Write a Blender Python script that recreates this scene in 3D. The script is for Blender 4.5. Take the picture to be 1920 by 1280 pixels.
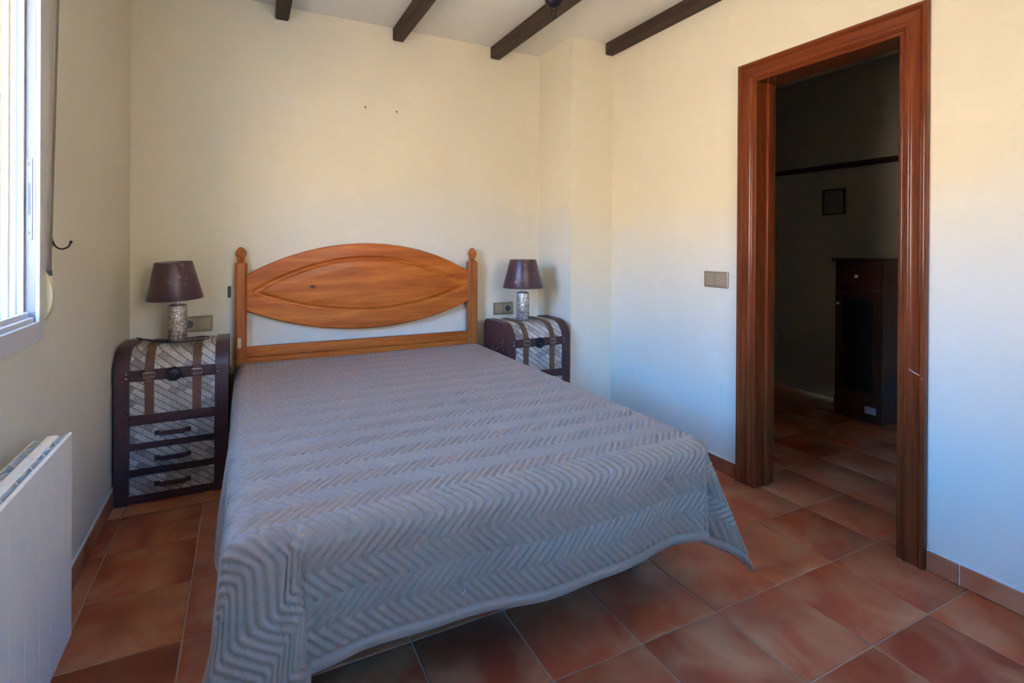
import bpy, bmesh, math, random
from mathutils import Matrix, Vector, Euler
PI = math.pi
random.seed(7)
sc = bpy.context.scene
for o in list(bpy.data.objects):
    bpy.data.objects.remove(o, do_unlink=True)
C = sc.collection

# ------------------------------------------------------------------ camera
CAM_H = 1.18
F_PX, CX, CY = 970.69, 937.14, 463.38
YAW, PITCH, ROLL = 0.4600, 0.0023, 0.0057
cam_d = bpy.data.cameras.new('camera')
cam = bpy.data.objects.new('camera', cam_d); C.objects.link(cam)
_s, _c = math.sin(YAW), math.cos(YAW); _sp, _cp = math.sin(PITCH), math.cos(PITCH)
fw = Vector((_s*_cp, _c*_cp, -_sp)); up = Vector((_s*_sp, _c*_sp, _cp)); rt = Vector((_c, -_s, 0))
r2 = rt*math.cos(ROLL) + up*math.sin(ROLL); u2 = -rt*math.sin(ROLL) + up*math.cos(ROLL)
m = Matrix.Identity(4)
for i in range(3):
    m[i][0] = r2[i]; m[i][1] = u2[i]; m[i][2] = -fw[i]
m[2][3] = CAM_H
cam.matrix_world = m
cam_d.sensor_fit = 'HORIZONTAL'; cam_d.sensor_width = 36
cam_d.lens = F_PX/1920*36
cam_d.shift_x = (960-CX)/1920; cam_d.shift_y = (CY-640)/1920
cam_d.clip_start = 0.02; cam_d.clip_end = 500
sc.camera = cam

# ------------------------------------------------------------------ sky, sun, exposure
w = bpy.data.worlds.new('sky'); sc.world = w; w.use_nodes = True
wn = w.node_tree; wn.nodes.clear()
wo = wn.nodes.new('ShaderNodeOutputWorld'); wb = wn.nodes.new('ShaderNodeBackground')
ws = wn.nodes.new('ShaderNodeTexSky'); ws.sky_type = 'NISHITA'; ws.sun_disc = False
ws.sun_elevation = math.radians(46); ws.sun_rotation = math.radians(45)
ws.air_density = 1.0; ws.dust_density = 0.0; ws.ozone_density = 3.0
wt = wn.nodes.new('ShaderNodeMix'); wt.data_type = 'RGBA'; wt.blend_type = 'MULTIPLY'; wt.inputs[0].default_value = 1.0
wt.inputs[7].default_value = (0.34, 0.84, 1.36, 1)      # the camera's warm white balance leaves the sky strongly blue
wn.links.new(ws.outputs[0], wt.inputs[6]); wn.links.new(wt.outputs[2], wb.inputs[0]); wn.links.new(wb.outputs[0], wo.inputs[0])
wb.inputs[1].default_value = 1.18
sun_d = bpy.data.lights.new('sun', 'SUN'); sun_d.energy = 23.0; sun_d.angle = 0.009; sun_d.color = (1.0, 0.87, 0.62)
sun = bpy.data.objects.new('sun', sun_d); C.objects.link(sun)
sun.rotation_euler = Vector((-0.50, -0.45, -0.75)).to_track_quat('-Z', 'Y').to_euler()
sun.location = (6, 6, 8)
vs = sc.view_settings
vs.view_transform = 'Standard'; vs.look = 'None'; vs.gamma = 1.0; vs.use_curve_mapping = False
vs.exposure = 2.90

# ------------------------------------------------------------------ helpers
def tag(o, label, cat, group=None, kind=None):
    o['label'] = label; o['category'] = cat
    if group: o['group'] = group
    if kind: o['kind'] = kind
    return o
def thing(name, label, cat, loc=(0,0,0), rz=0, group=None):
    o = bpy.data.objects.new(name, None); C.objects.link(o)
    o.empty_display_size = 0.05
    o.location = loc; o.rotation_euler = (0,0,rz)
    return tag(o, label, cat, group)
def obj(name, bm, mat, parent=None, smooth=False, loc=None):
    me = bpy.data.meshes.new(name)
    bmesh.ops.recalc_face_normals(bm, faces=bm.faces[:])
    bm.to_mesh(me); bm.free()
    return link(name, me, mat, parent, smooth, loc)
def link(name, me, mat=None, parent=None, smooth=False, loc=None):
    if smooth:
        for p in me.polygons: p.use_smooth = True
    if mat and not me.materials: me.materials.append(mat)
    o = bpy.data.objects.new(name, me); C.objects.link(o)
    if parent: o.parent = parent
    if loc: o.location = loc
    return o
def autosmooth(o, ang=35):
    me = o.data
    for p in me.polygons: p.use_smooth = True
    me.set_sharp_from_angle(angle=math.radians(ang))
    return o
def B(): return bmesh.new()
def box(bm, x0, x1, y0, y1, z0, z1, bev=0, seg=1):
    r = bmesh.ops.create_cube(bm, size=1)
    vs_ = r['verts']
    bmesh.ops.scale(bm, vec=(x1-x0, y1-y0, z1-z0), verts=vs_)
    bmesh.ops.translate(bm, vec=((x0+x1)/2, (y0+y1)/2, (z0+z1)/2), verts=vs_)
    if bev:
        es = list({e for v in vs_ for e in v.link_edges})
        bmesh.ops.bevel(bm, geom=es, offset=bev, segments=seg, profile=0.5, affect='EDGES')
    return bm
def lathe(bm, prof, n=32, cx=0, cy=0, cap=True):
    rings = []
    for r, z in prof:
        rings.append([bm.verts.new((cx+r*math.cos(2*PI*k/n), cy+r*math.sin(2*PI*k/n), z)) for k in range(n)])
    for a, b in zip(rings, rings[1:]):
        for k in range(n):
            bm.faces.new((a[k], a[(k+1)%n], b[(k+1)%n], b[k]))
    if cap:
        bm.faces.new(rings[0][::-1]); bm.faces.new(rings[-1])
    return bm
def tube(bm, pts, r, n=8, closed=False):
    pts = [Vector(p) for p in pts]; N = len(pts); rings = []
    nrm = None
    for i, p in enumerate(pts):
        if closed: t = (pts[(i+1)%N]-pts[i-1])
        else: t = pts[min(i+1,N-1)]-pts[max(i-1,0)]
        t.normalize()
        if nrm is None:
            nrm = t.orthogonal().normalized()
        nrm = (nrm - t*nrm.dot(t)).normalized(); bn = t.cross(nrm)
        rr = r[i] if isinstance(r, (list, tuple)) else r
        rings.append([bm.verts.new(p + (nrm*math.cos(2*PI*k/n) + bn*math.sin(2*PI*k/n))*rr) for k in range(n)])
    M = N if closed else N-1
    for i in range(M):
        a, b = rings[i], rings[(i+1)%N]
        for k in range(n): bm.faces.new((a[k], a[(k+1)%n], b[(k+1)%n], b[k]))
    if not closed:
        bm.faces.new(rings[0][::-1]); bm.faces.new(rings[-1])
    return bm
def smoothpts(ctrl, n=8):
    P = [Vector(p) for p in ctrl]; out = []
    for i in range(len(P)-1):
        p0, p1, p2, p3 = P[max(i-1,0)], P[i], P[i+1], P[min(i+2,len(P)-1)]
        for k in range(n):
            t = k/n
            out.append(0.5*((2*p1)+(p2-p0)*t+(2*p0-5*p1+4*p2-p3)*t*t+(3*p1-p0-3*p2+p3)*t**3))
    out.append(P[-1]); return out
def prism(bm, poly, axis, a, b):
    """extrude 2D poly; axis 'x': poly in (y,z); 'y': (x,z); 'z': (x,y)"""
    def mk(p, t):
        return {'x': (t, p[0], p[1]), 'y': (p[0], t, p[1]), 'z': (p[0], p[1], t)}[axis]
    A = [bm.verts.new(mk(p, a)) for p in poly]; Bv = [bm.verts.new(mk(p, b)) for p in poly]
    n = len(poly)
    bm.faces.new(A); bm.faces.new(Bv[::-1])
    for i in range(n): bm.faces.new((A[i], A[(i+1)%n], Bv[(i+1)%n], Bv[i]))
    return bm

# ------------------------------------------------------------------ materials
class NT:
    def __init__(s, name):
        s.m = bpy.data.materials.new(name); s.m.use_nodes = True
        s.t = s.m.node_tree; s.t.nodes.clear()
        s.out = s.t.nodes.new('ShaderNodeOutputMaterial')
        s.p = s.t.nodes.new('ShaderNodeBsdfPrincipled')
        s.t.links.new(s.p.outputs[0], s.out.inputs[0])
    def n(s, typ, ins=None, **kw):
        nd = s.t.nodes.new(typ)
        for k, v in kw.items(): setattr(nd, k, v)
        for k, v in (ins or {}).items(): s.set(nd.inputs[k], v)
        return nd
    def set(s, sock, v):
        if isinstance(v, bpy.types.NodeSocket): s.t.links.new(v, sock)
        elif isinstance(v, bpy.types.Node): s.t.links.new(v.outputs[0], sock)
        else:
            if isinstance(v, (tuple, list)) and len(v) == 3 and sock.type == 'RGBA': v = (*v, 1)
            sock.default_value = v
    def P(s, **kw):
        for k, v in kw.items(): s.set(s.p.inputs[k.replace('_', ' ')], v)
    def obj(s): return s.n('ShaderNodeTexCoord').outputs['Object']
    def gen_scaled(s, co, sx, sy, sz, rot=(0,0,0), loc=(0,0,0)):
        return s.n('ShaderNodeMapping', {'Vector': co, 'Scale': (sx, sy, sz), 'Rotation': rot, 'Location': loc}).outputs[0]
    def noise(s, co, scale, detail=3, rough=0.55, dist=0.0):
        return s.n('ShaderNodeTexNoise', {'Vector': co, 'Scale': scale, 'Detail': detail, 'Roughness': rough, 'Distortion': dist}).outputs[0]
    def ramp(s, f, stops):
        nd = s.n('ShaderNodeValToRGB', {'Fac': f}); cr = nd.color_ramp
        while len(cr.elements) < len(stops): cr.elements.new(0.5)
        for e, (p, c) in zip(cr.elements, stops):
            e.position = p; e.color = (*c, 1) if len(c) == 3 else c
        return nd.outputs[0]
    def mix(s, f, a, b, blend='MIX'):
        nd = s.n('ShaderNodeMix', data_type='RGBA', blend_type=blend)
        s.set(nd.inputs[0], f); s.set(nd.inputs[6], a); s.set(nd.inputs[7], b)
        return nd.outputs[2]
    def math(s, op, a, b=0.0, c=0.0):
        nd = s.n('ShaderNodeMath', operation=op); s.set(nd.inputs[0], a); s.set(nd.inputs[1], b); s.set(nd.inputs[2], c)
        return nd.outputs[0]
    def bump(s, h, strength=0.3, dist=0.002):
        nd = s.n('ShaderNodeBump', {'Height': h, 'Strength': strength, 'Distance': dist})
        s.set(s.p.inputs['Normal'], nd.outputs[0])
def simple(name, col, rough=0.5, metal=0.0, nscale=0, namt=0.15, bump=0, bscale=80, **kw):
    t = NT(name)
    c = col
    if nscale:
        f = t.noise(t.obj(), nscale, 4)
        c = t.mix(f, tuple(x*(1-namt) for x in col), tuple(min(1, x*(1+namt)) for x in col))
    t.P(Base_Color=c, Roughness=rough, Metallic=metal, **kw)
    if bump: t.bump(t.noise(t.obj(), bscale, 3), bump, 0.002)
    return t.m
def plaster(name, col, stain=0.05):
    t = NT(name); co = t.obj()
    big = t.noise(co, 1.3, 4, 0.6); mid = t.noise(co, 7, 3)
    c = t.mix(t.ramp(big, [(0.35, (0,0,0)), (0.7, (1,1,1))]), tuple(x*(1-stain) for x in col), col)
    c = t.mix(t.math('MULTIPLY', t.ramp(mid, [(0.58, (0,0,0)), (0.72, (1,1,1))]), 0.35), c, tuple(min(1, x*1.05) for x in col))
    t.P(Base_Color=c, Roughness=0.62)
    t.p.inputs['Specular IOR Level'].default_value = 0.35
    h = t.math('ADD', t.math('MULTIPLY', t.noise(co, 26, 4), 1.0), t.math('MULTIPLY', t.noise(co, 120, 2), 0.35))
    t.bump(h, 0.35, 0.004)
    return t.m
def wood(name, dark, mid, light, axis='x', rough=0.35, scale=1.0, coat=0.0, knots=False):
    t = NT(name); co = t.obj()
    st = {'x': (1.2, 14, 14), 'y': (14, 1.2, 14), 'z': (14, 14, 1.2)}[axis]
    rnd = t.n('ShaderNodeObjectInfo').outputs['Random']
    off = t.n('ShaderNodeCombineXYZ', {0: t.math('MULTIPLY', rnd, 7.0), 1: t.math('MULTIPLY', rnd, 13.0), 2: t.math('MULTIPLY', rnd, 5.0)}).outputs[0]
    co2 = t.n('ShaderNodeVectorMath', {0: co, 1: off}, operation='ADD').outputs[0]
    mp = t.gen_scaled(co2, *[x*scale for x in st])
    g1 = t.noise(mp, 1.0, 4, 0.6, 1.2); g2 = t.noise(mp, 5.0, 3, 0.6, 0.4)
    f = t.math('ADD', t.math('MULTIPLY', g1, 0.7), t.math('MULTIPLY', g2, 0.3))
    c = t.ramp(f, [(0.33, dark), (0.5, mid), (0.66, light)])
    if knots:
        v = t.n('ShaderNodeTexVoronoi', {'Vector': t.gen_scaled(co2, 2.0, 2.0, 3.4), 'Scale': 1.6}).outputs['Distance']
        c = t.mix(t.ramp(v, [(0.035, (1,1,1)), (0.075, (0,0,0))]), c, tuple(x*0.25 for x in dark))
    t.P(Base_Color=c, Roughness=rough)
    t.p.inputs['Specular IOR Level'].default_value = 0.3
    if coat: t.P(Coat_Weight=coat, Coat_Roughness=0.15)
    t.bump(g2, 0.12, 0.001)
    return t.m
def tile_mat(name, seed=0.0):
    t = NT(name); co = t.obj()
    oi = t.n('ShaderNodeObjectInfo'); rnd = oi.outputs['Random']
    off = t.n('ShaderNodeCombineXYZ', {0: t.math('MULTIPLY', rnd, 31.0), 1: t.math('MULTIPLY', rnd, 17.0), 2: seed}).outputs[0]
    co2 = t.n('ShaderNodeVectorMath', {0: co, 1: off}, operation='ADD').outputs[0]
    n1 = t.noise(co2, 4.2, 3, 0.55, 0.6); n2 = t.noise(co2, 24, 4, 0.6)
    base = t.ramp(rnd, [(0.0, (0.29,0.050,0.022)), (0.30, (0.49,0.108,0.036)), (0.55, (0.37,0.068,0.026)), (0.8, (0.55,0.145,0.048)), (1.0, (0.43,0.084,0.030))])
    edge = t.ramp(n1, [(0.40, (0,0,0)), (0.72, (1,1,1))])
    c = t.mix(t.math('MULTIPLY', edge, 0.85), base, (0.60,0.285,0.125))
    dk = t.ramp(t.noise(co2, 3.1, 2, 0.5, 0.3), [(0.5, (0,0,0)), (0.75, (1,1,1))])
    c = t.mix(t.math('MULTIPLY', dk, 0.75), c, (0.19,0.040,0.022))
    c = t.mix(t.math('MULTIPLY', n2, 0.35), c, t.mix(0.5, c, (0.52,0.19,0.075)))
    t.P(Base_Color=c, Roughness=t.math('MULTIPLY_ADD', n2, 0.25, 0.34))
    t.p.inputs['Specular IOR Level'].default_value = 0.16
    t.bump(t.math('ADD', n1, t.math('MULTIPLY', n2, 0.15)), 0.10, 0.004)
    return t.m

M = {}
M['wall'] = plaster('cream_plaster', (0.735, 0.665, 0.50))
M['ceil'] = plaster('ceiling_plaster', (0.80, 0.77, 0.69), 0.03)
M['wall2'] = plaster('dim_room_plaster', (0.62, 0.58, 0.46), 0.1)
M['outwall'] = plaster('outside_render', (0.85, 0.80, 0.70))
M['tile'] = tile_mat('terracotta_tile')
M['skirt'] = tile_mat('terracotta_skirting', 3.3)
M['grout'] = simple('grout', (0.46, 0.29, 0.18), 0.9, nscale=40)
M['caulk'] = simple('white_grout', (0.72, 0.68, 0.60), 0.8, nscale=60)
M['beam'] = wood('dark_beam_wood', (0.022,0.013,0.009), (0.045,0.026,0.017), (0.075,0.045,0.030), 'y', 0.6)
M['pine'] = wood('honey_pine', (0.30,0.060,0.005), (0.46,0.108,0.011), (0.60,0.170,0.022), 'x', 0.42, 1.0, 0.06, True)
M['pinev'] = wood('honey_pine_post', (0.27,0.068,0.012), (0.39,0.108,0.020), (0.48,0.155,0.030), 'z', 0.36, 1.0, 0.12)
M['doorwood'] = wood('red_brown_door_wood', (0.100,0.019,0.005), (0.158,0.032,0.008), (0.21,0.048,0.013), 'z', 0.24, 1.2, 0.3)
M['doorwoodh'] = wood('red_brown_head_wood', (0.100,0.019,0.005), (0.158,0.032,0.008), (0.21,0.048,0.013), 'y', 0.24, 1.2, 0.3)
M['white'] = simple('white_enamel', (0.84, 0.76, 0.62), 0.4)
M['alu_shaded'] = simple('shaded_aluminium', (0.13, 0.122, 0.11), 0.45, nscale=14, namt=0.1)  # white frame aluminium darkened in its colour to stand in for shade
M['guide'] = simple('cream_guide', (0.60, 0.52, 0.38), 0.5, nscale=8, namt=0.08)
M['alu'] = simple('white_lacquered_aluminium', (0.60, 0.585, 0.55), 0.35, nscale=12, namt=0.05)
M['gasket'] = simple('dark_gasket', (0.08, 0.08, 0.09), 0.6)
M['cream'] = simple('aged_cream_plastic', (0.70, 0.60, 0.36), 0.4, nscale=20, namt=0.08)
M['strap'] = simple('grey_webbing', (0.24, 0.20, 0.19), 0.85, nscale=160, namt=0.25)
M['iron'] = simple('black_iron', (0.018, 0.018, 0.022), 0.42, 0.6, bump=0.2, bscale=60)
M['steel'] = simple('brushed_steel', (0.55, 0.54, 0.52), 0.35, 1.0, nscale=60)
M['bronze'] = simple('bronze_plate', (0.33, 0.26, 0.15), 0.3, 0.35, nscale=14, namt=0.12)
M['bronze2'] = simple('bronze_rocker', (0.42, 0.345, 0.21), 0.28, 0.35, nscale=14, namt=0.1)
M['black'] = simple('black_plastic', (0.012, 0.012, 0.014), 0.4, nscale=50, namt=0.2)
M['leather'] = simple('burgundy_leather', (0.075, 0.020, 0.020), 0.42, nscale=18, namt=0.35, bump=0.3, bscale=140)
M['leather2'] = simple('dark_edge_leather', (0.060, 0.022, 0.020), 0.42, nscale=22, namt=0.35, bump=0.25, bscale=120)
M['strapL'] = simple('brown_strap_leather', (0.13, 0.060, 0.028), 0.5, nscale=26, namt=0.3, bump=0.3, bscale=130)
M['carcass'] = simple('dark_carcass', (0.035, 0.018, 0.016), 0.6, nscale=12)
M['sheet'] = simple('mattress_ticking', (0.62, 0.60, 0.57), 0.85, nscale=30, bump=0.2)
M['pale'] = simple('pale_plastic', (0.62, 0.60, 0.56), 0.4, nscale=20, namt=0.06)
M['cabinet'] = wood('dark_cabinet_wood', (0.055,0.018,0.010), (0.095,0.032,0.016), (0.14,0.05,0.024), 'z', 0.35)
M['filler'] = simple('wall_filler', (0.60, 0.50, 0.36), 0.8, nscale=80)
M['ground_mat'] = simple('sunlit_dry_ground', (0.50, 0.37, 0.22), 0.9, nscale=0.8, namt=0.25)

def printed_fabric():
    t = NT('printed_canvas'); co = t.obj()
    mp = t.gen_scaled(co, 1, 0, 1, (0, math.radians(-36), 0))
    sx = t.n('ShaderNodeSeparateXYZ', {0: mp})
    X, Z = sx.outputs[0], sx.outputs[2]
    # oblique patches of print: rows along the diagonal, alternating light and dark blocks
    row = t.math('FLOOR', t.math('DIVIDE', Z, 0.026))
    col = t.math('FLOOR', t.math('DIVIDE', t.math('ADD', X, t.math('MULTIPLY', row, 0.021)), 0.044))
    wn_ = t.n('ShaderNodeTexWhiteNoise', {'Vector': t.n('ShaderNodeCombineXYZ', {0: row, 1: col}).outputs[0]}, noise_dimensions='3D').outputs[0]
    fz = t.math('FRACT', t.math('DIVIDE', Z, 0.026))
    seam = t.ramp(fz, [(0.0, (1,1,1)), (0.10, (1,1,1)), (0.16, (0,0,0)), (1.0, (0,0,0))])
    lines = t.ramp(t.math('FRACT', t.math('DIVIDE', Z, 0.0052)), [(0.0, (0,0,0)), (0.45, (0,0,0)), (0.55, (1,1,1)), (1.0, (1,1,1))])
    txt = t.ramp(t.noise(t.gen_scaled(mp, 260, 1, 90), 1.0, 2, 0.7), [(0.46, (0,0,0)), (0.56, (1,1,1))])
    pap = t.ramp(wn_, [(0.0, (0.26,0.225,0.185)), (0.5, (0.46,0.40,0.32)), (1.0, (0.66,0.58,0.46))])
    ink = t.math('MULTIPLY', t.math('MULTIPLY', lines, txt), 0.75)
    c = t.mix(ink, pap, (0.05,0.042,0.04))
    c = t.mix(t.math('MULTIPLY', seam, 0.85), c, (0.10,0.08,0.07))
    t.P(Base_Color=c, Roughness=0.7)
    t.bump(txt, 0.15, 0.001)
    return t.m
M['print'] = printed_fabric()
def shade_mat(name, base, fl):
    t = NT(name); co = t.obj()
    v = t.n('ShaderNodeTexVoronoi', {'Vector': co, 'Scale': 26.0, 'Randomness': 0.9})
    d = v.outputs['Distance']
    pet = t.ramp(t.math('ADD', d, t.math('MULTIPLY', t.noise(co, 60, 2), 0.25)), [(0.30, (1,1,1)), (0.50, (0,0,0))])
    sel = t.ramp(t.noise(co, 14, 2), [(0.50, (0,0,0)), (0.62, (1,1,1))])
    c = t.mix(t.math('MULTIPLY', t.math('MULTIPLY', pet, sel), 0.85), base, fl)
    t.P(Base_Color=c, Roughness=0.38)
    t.p.inputs['Sheen Weight'].default_value = 0.15
    t.bump(t.noise(co, 200, 2), 0.1, 0.001)
    return t.m
M['shade'] = shade_mat('plum_satin_shade', (0.060, 0.024, 0.026), (0.30, 0.16, 0.135))
M['shade_in'] = simple('shade_lining', (0.30, 0.29, 0.33), 0.7)
def mercury():
    t = NT('mottled_silver_glass'); co = t.obj()
    v = t.n('ShaderNodeTexVoronoi', {'Vector': co, 'Scale': 62.0}, feature='DISTANCE_TO_EDGE').outputs['Distance']
    n = t.noise(co, 48, 3, 0.6, 1.2)
    c = t.mix(t.ramp(n, [(0.40, (0,0,0)), (0.60, (1,1,1))]), (0.86, 0.78, 0.66), (0.34, 0.28, 0.22))
    c = t.mix(t.ramp(v, [(0.02, (1,1,1)), (0.08, (0,0,0))]), c, (0.24, 0.19, 0.15))
    t.P(Base_Color=c, Roughness=0.22, Metallic=0.55)
    t.bump(t.math('ADD', n, t.math('MULTIPLY', v, 2.0)), 0.5, 0.004)
    return t.m
M['mercury'] = mercury()
def quilt():
    t = NT('slate_grey_quilted_cotton')
    uv = t.n('ShaderNodeTexCoord').outputs['UV']
    mp = t.gen_scaled(uv, 1, 1, 1)
    n1 = t.noise(mp, 130, 3, 0.6); n2 = t.noise(mp, 3.0, 3)
    c = t.mix(n2, (0.340, 0.218, 0.132), (0.400, 0.262, 0.162))
    c = t.mix(t.math('MULTIPLY', n1, 0.35), c, (0.28, 0.178, 0.112))
    t.P(Base_Color=c, Roughness=0.55)
    t.p.inputs['Sheen Weight'].default_value = 0.25; t.p.inputs['Sheen Roughness'].default_value = 0.4
    t.bump(n1, 0.35, 0.003)
    return t.m
M['quilt'] = quilt()
def glass():
    m_ = bpy.data.materials.new('window_glass'); m_.use_nodes = True; nt = m_.node_tree; nt.nodes.clear()
    o = nt.nodes.new('ShaderNodeOutputMaterial'); mx = nt.nodes.new('ShaderNodeMixShader')
    tr = nt.nodes.new('ShaderNodeBsdfTransparent'); gl = nt.nodes.new('ShaderNodeBsdfGlossy'); fr = nt.nodes.new('ShaderNodeFresnel')
    tr.inputs[0].default_value = (0.93, 0.95, 0.95, 1); gl.inputs['Roughness'].default_value = 0.02
    nt.links.new(fr.outputs[0], mx.inputs[0]); nt.links.new(tr.outputs[0], mx.inputs[1]); nt.links.new(gl.outputs[0], mx.inputs[2]); nt.links.new(mx.outputs[0], o.inputs[0])
    return m_
M['glass'] = glass()

# ------------------------------------------------------------------ room shell
XL, XR, YB, YF, ZC = -0.5266, 2.260, 3.258, -1.20, 2.561
XP, YP = 1.9285, 2.838
T = 0.12
XN = 4.15               # far wall of the room behind the doorway
NY0, NY1 = 0.55, 3.35   # that room's side walls
DY0, DY1, DZ = 1.088, 1.727, 2.004   # door opening
def struct(name, bm, mat, label, cat):
    o = obj(name, bm, mat); return tag(o, label, cat, kind='structure')

PT, X0T, Y0T = 0.3069, 1.0685, 1.188
bm = B(); box(bm, -0.85, XN+0.12, YF-0.12, 3.50, -0.06, -0.0035)
floor = struct('floor', bm, M['grout'], 'terracotta tiled floor running from the bedroom through the doorway', 'floor')
bm = B(); box(bm, -0.1511, 0.1511, -0.1511, 0.1511, -0.012, 0.0, 0.0030, 2)
bm.normal_update()
tile_me = bpy.data.meshes.new('floor_tile'); bm.to_mesh(tile_me); bm.free(); tile_me.materials.append(M['tile'])
for p in tile_me.polygons: p.use_smooth = True
tile_me.set_sharp_from_angle(angle=math.radians(50))
for i in range(-6, 10):
    for j in range(-8, 7):
        if i >= 4 and not (-2 <= j): continue
        o = link('floor_tile', tile_me, None, floor)
        dz = random.uniform(-0.0008, 0.0)
        o.location = (X0T+(i+0.5)*PT, Y0T+(j+0.5)*PT, dz)
        o.rotation_euler = (0, 0, random.choice((0, PI/2, PI, -PI/2)))

bm = B(); box(bm, -0.81, XN+0.12, YF-0.12, 3.50, ZC, ZC+0.15)
ceiling = struct('ceiling', bm, M['ceil'], 'cream plaster ceiling with exposed dark timber beams', 'ceiling')
for x0, x1, ye in ((0.160, 0.231, YB), (0.845, 0.915, YB), (1.531, 1.603, YB), (2.196, 2.259, YP)):
    bm = B(); box(bm, x0, x1, YF, ye, 2.480, ZC+0.0, 0.006, 1)
    o = obj('beam', bm, M['beam'], ceiling)
    o['label'] = 'dark brown timber beam under the ceiling'

WY0, WY1, WZ0, WZ1 = 0.85, 1.905, 0.955, 2.08
XO = XL-0.27
bm = B()
box(bm, XO, XL, YF-0.12, WY0, 0, ZC); box(bm, XO, XL, WY1, 3.50, 0, ZC)
box(bm, XO, XL, WY0, WY1, 0, WZ0); box(bm, XO, XL, WY0, WY1, WZ1, ZC)
struct('wall_left', bm, M['wall'], 'cream plaster wall with the window and radiator', 'wall')
bm = B(); box(bm, XL, XR+0.0, YB, YB+0.24, 0, ZC)
wall_back = struct('wall_back', bm, M['wall'], 'cream plaster wall behind the headboard', 'wall')
bm = B(); box(bm, XP, XR, YP, YB, 0, ZC)
struct('wall_pilaster', bm, M['wall'], 'square plaster pillar filling the corner beside the right nightstand', 'wall')
bm = B()
box(bm, XR, XR+T, YF, DY0, 0, ZC); box(bm, XR, XR+T, DY1, YB+0.24, 0, ZC); box(bm, XR, XR+T, DY0, DY1, DZ, ZC)
struct('wall_right', bm, M['wall'], 'cream plaster wall with the open doorway', 'wall')
FX0, FX1, FZ0, FZ1 = 0.45, 1.40, 0.95, 2.12
bm = B(); box(bm, XL, FX0, YF-0.12, YF, 0, ZC); box(bm, FX1, XR+T, YF-0.12, YF, 0, ZC); box(bm, FX0, FX1, YF-0.12, YF, 0, FZ0); box(bm, FX0, FX1, YF-0.12, YF, FZ1, ZC)
struct('wall_front', bm, M['wall'], 'cream plaster wall at the near end of the bedroom', 'wall')
# room beyond the doorway
bm = B(); box(bm, XN, XN+0.12, NY0-0.12, 3.50, 0, ZC)
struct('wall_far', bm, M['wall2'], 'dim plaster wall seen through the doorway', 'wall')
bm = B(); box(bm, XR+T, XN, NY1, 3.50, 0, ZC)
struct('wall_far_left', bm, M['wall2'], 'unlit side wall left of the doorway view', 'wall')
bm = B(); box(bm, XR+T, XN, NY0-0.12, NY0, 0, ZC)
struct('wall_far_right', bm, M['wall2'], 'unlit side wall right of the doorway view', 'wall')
bm = B(); box(bm, XN-0.03, XN, NY0, NY1, 1.795, 1.835, 0.004)
tag(obj('picture_rail', bm, M['cabinet']), 'dark wooden rail along the dim wall above the tall cabinet', 'rail')
# outdoors
bm = B()
def hill(x, y):
    d = max(-x, -y-2, 0)            # rises away from the house on both window sides
    z = -0.25 if d < 6 else -0.25+(d-6)*0.20+((d-6)**2)*0.0006
    z = max(z, -0.25+0.30*max(0, -y-8))       # steeper unseen bank, added to warm the light entering from behind
    return z+(0.35*math.sin(y*0.21+x*0.17)+0.5*math.sin(y*0.07-x*0.11))*min(1, max(0, (d-6)/10))
rows_ = [[bm.verts.new((x, y, hill(x, y))) for y in range(-88, 93, 4)] for x in range(92, -89, -4)]
for a_, b_ in zip(rows_, rows_[1:]):
    for k in range(len(a_)-1): bm.faces.new((a_[k], a_[k+1], b_[k+1], b_[k]))
struct('ground', bm, M['ground_mat'], 'dry sunlit hillside outside the window, with an unseen bank added to warm the light', 'ground')

# skirting: white grout strip with one tile after another in front of it
HS = 0.074
def skirting(name, label, p0, p1, axis, side, phase):
    """axis: running axis; p0..p1 range; side=(fixed coordinate of the wall face, direction into the room)"""
    fx, d = side
    bm = B()
    a, b = sorted((fx, fx+d*0.007))
    if axis == 'y': box(bm, a, b, p0, p1, 0.0005, HS+0.006)
    else: box(bm, p0, p1, a, b, 0.0005, HS+0.006)
    root = struct(name, bm, M['caulk'], label, 'baseboard')
    a, b = sorted((fx+d*0.0005, fx+d*0.012))
    k0 = math.floor((p0-phase)/PT)
    k = k0
    while phase+k*PT < p1:
        s0 = max(p0, phase+k*PT+0.0022); s1 = min(p1, phase+(k+1)*PT-0.0022)
        k += 1
        if s1-s0 < 0.012: continue
        bm = B()
        if axis == 'y':
            box(bm, a-(s0*0), b, -(s1-s0)/2, (s1-s0)/2, 0.001, HS, 0.0025); o = obj('skirting_tile', bm, M['skirt'], root); o.location = (0, (s0+s1)/2, 0)
        else:
            box(bm, -(s1-s0)/2, (s1-s0)/2, a, b, 0.001, HS, 0.0025); o = obj('skirting_tile', bm, M['skirt'], root); o.location = ((s0+s1)/2, 0, 0)
skirting('baseboard_right_1', 'terracotta skirting tiles right of the door frame', YF, 1.003, 'y', (XR, -1), 0.905)
skirting('baseboard_right_2', 'terracotta skirting tiles between door frame and corner pillar', 1.824, YP-0.013, 'y', (XR, -1), 0.905)
skirting('baseboard_left', 'terracotta skirting tiles under the window wall', YF, YB-0.013, 'y', (XL, 1), 0.905)
skirting('baseboard_back', 'terracotta skirting tiles behind the bed', XL, XP-0.013, 'x', (YB, -1), 0.15)
skirting('baseboard_pilaster', 'terracotta skirting tiles round the corner pillar', XP, XR, 'x', (YP, -1), 0.15)

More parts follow.
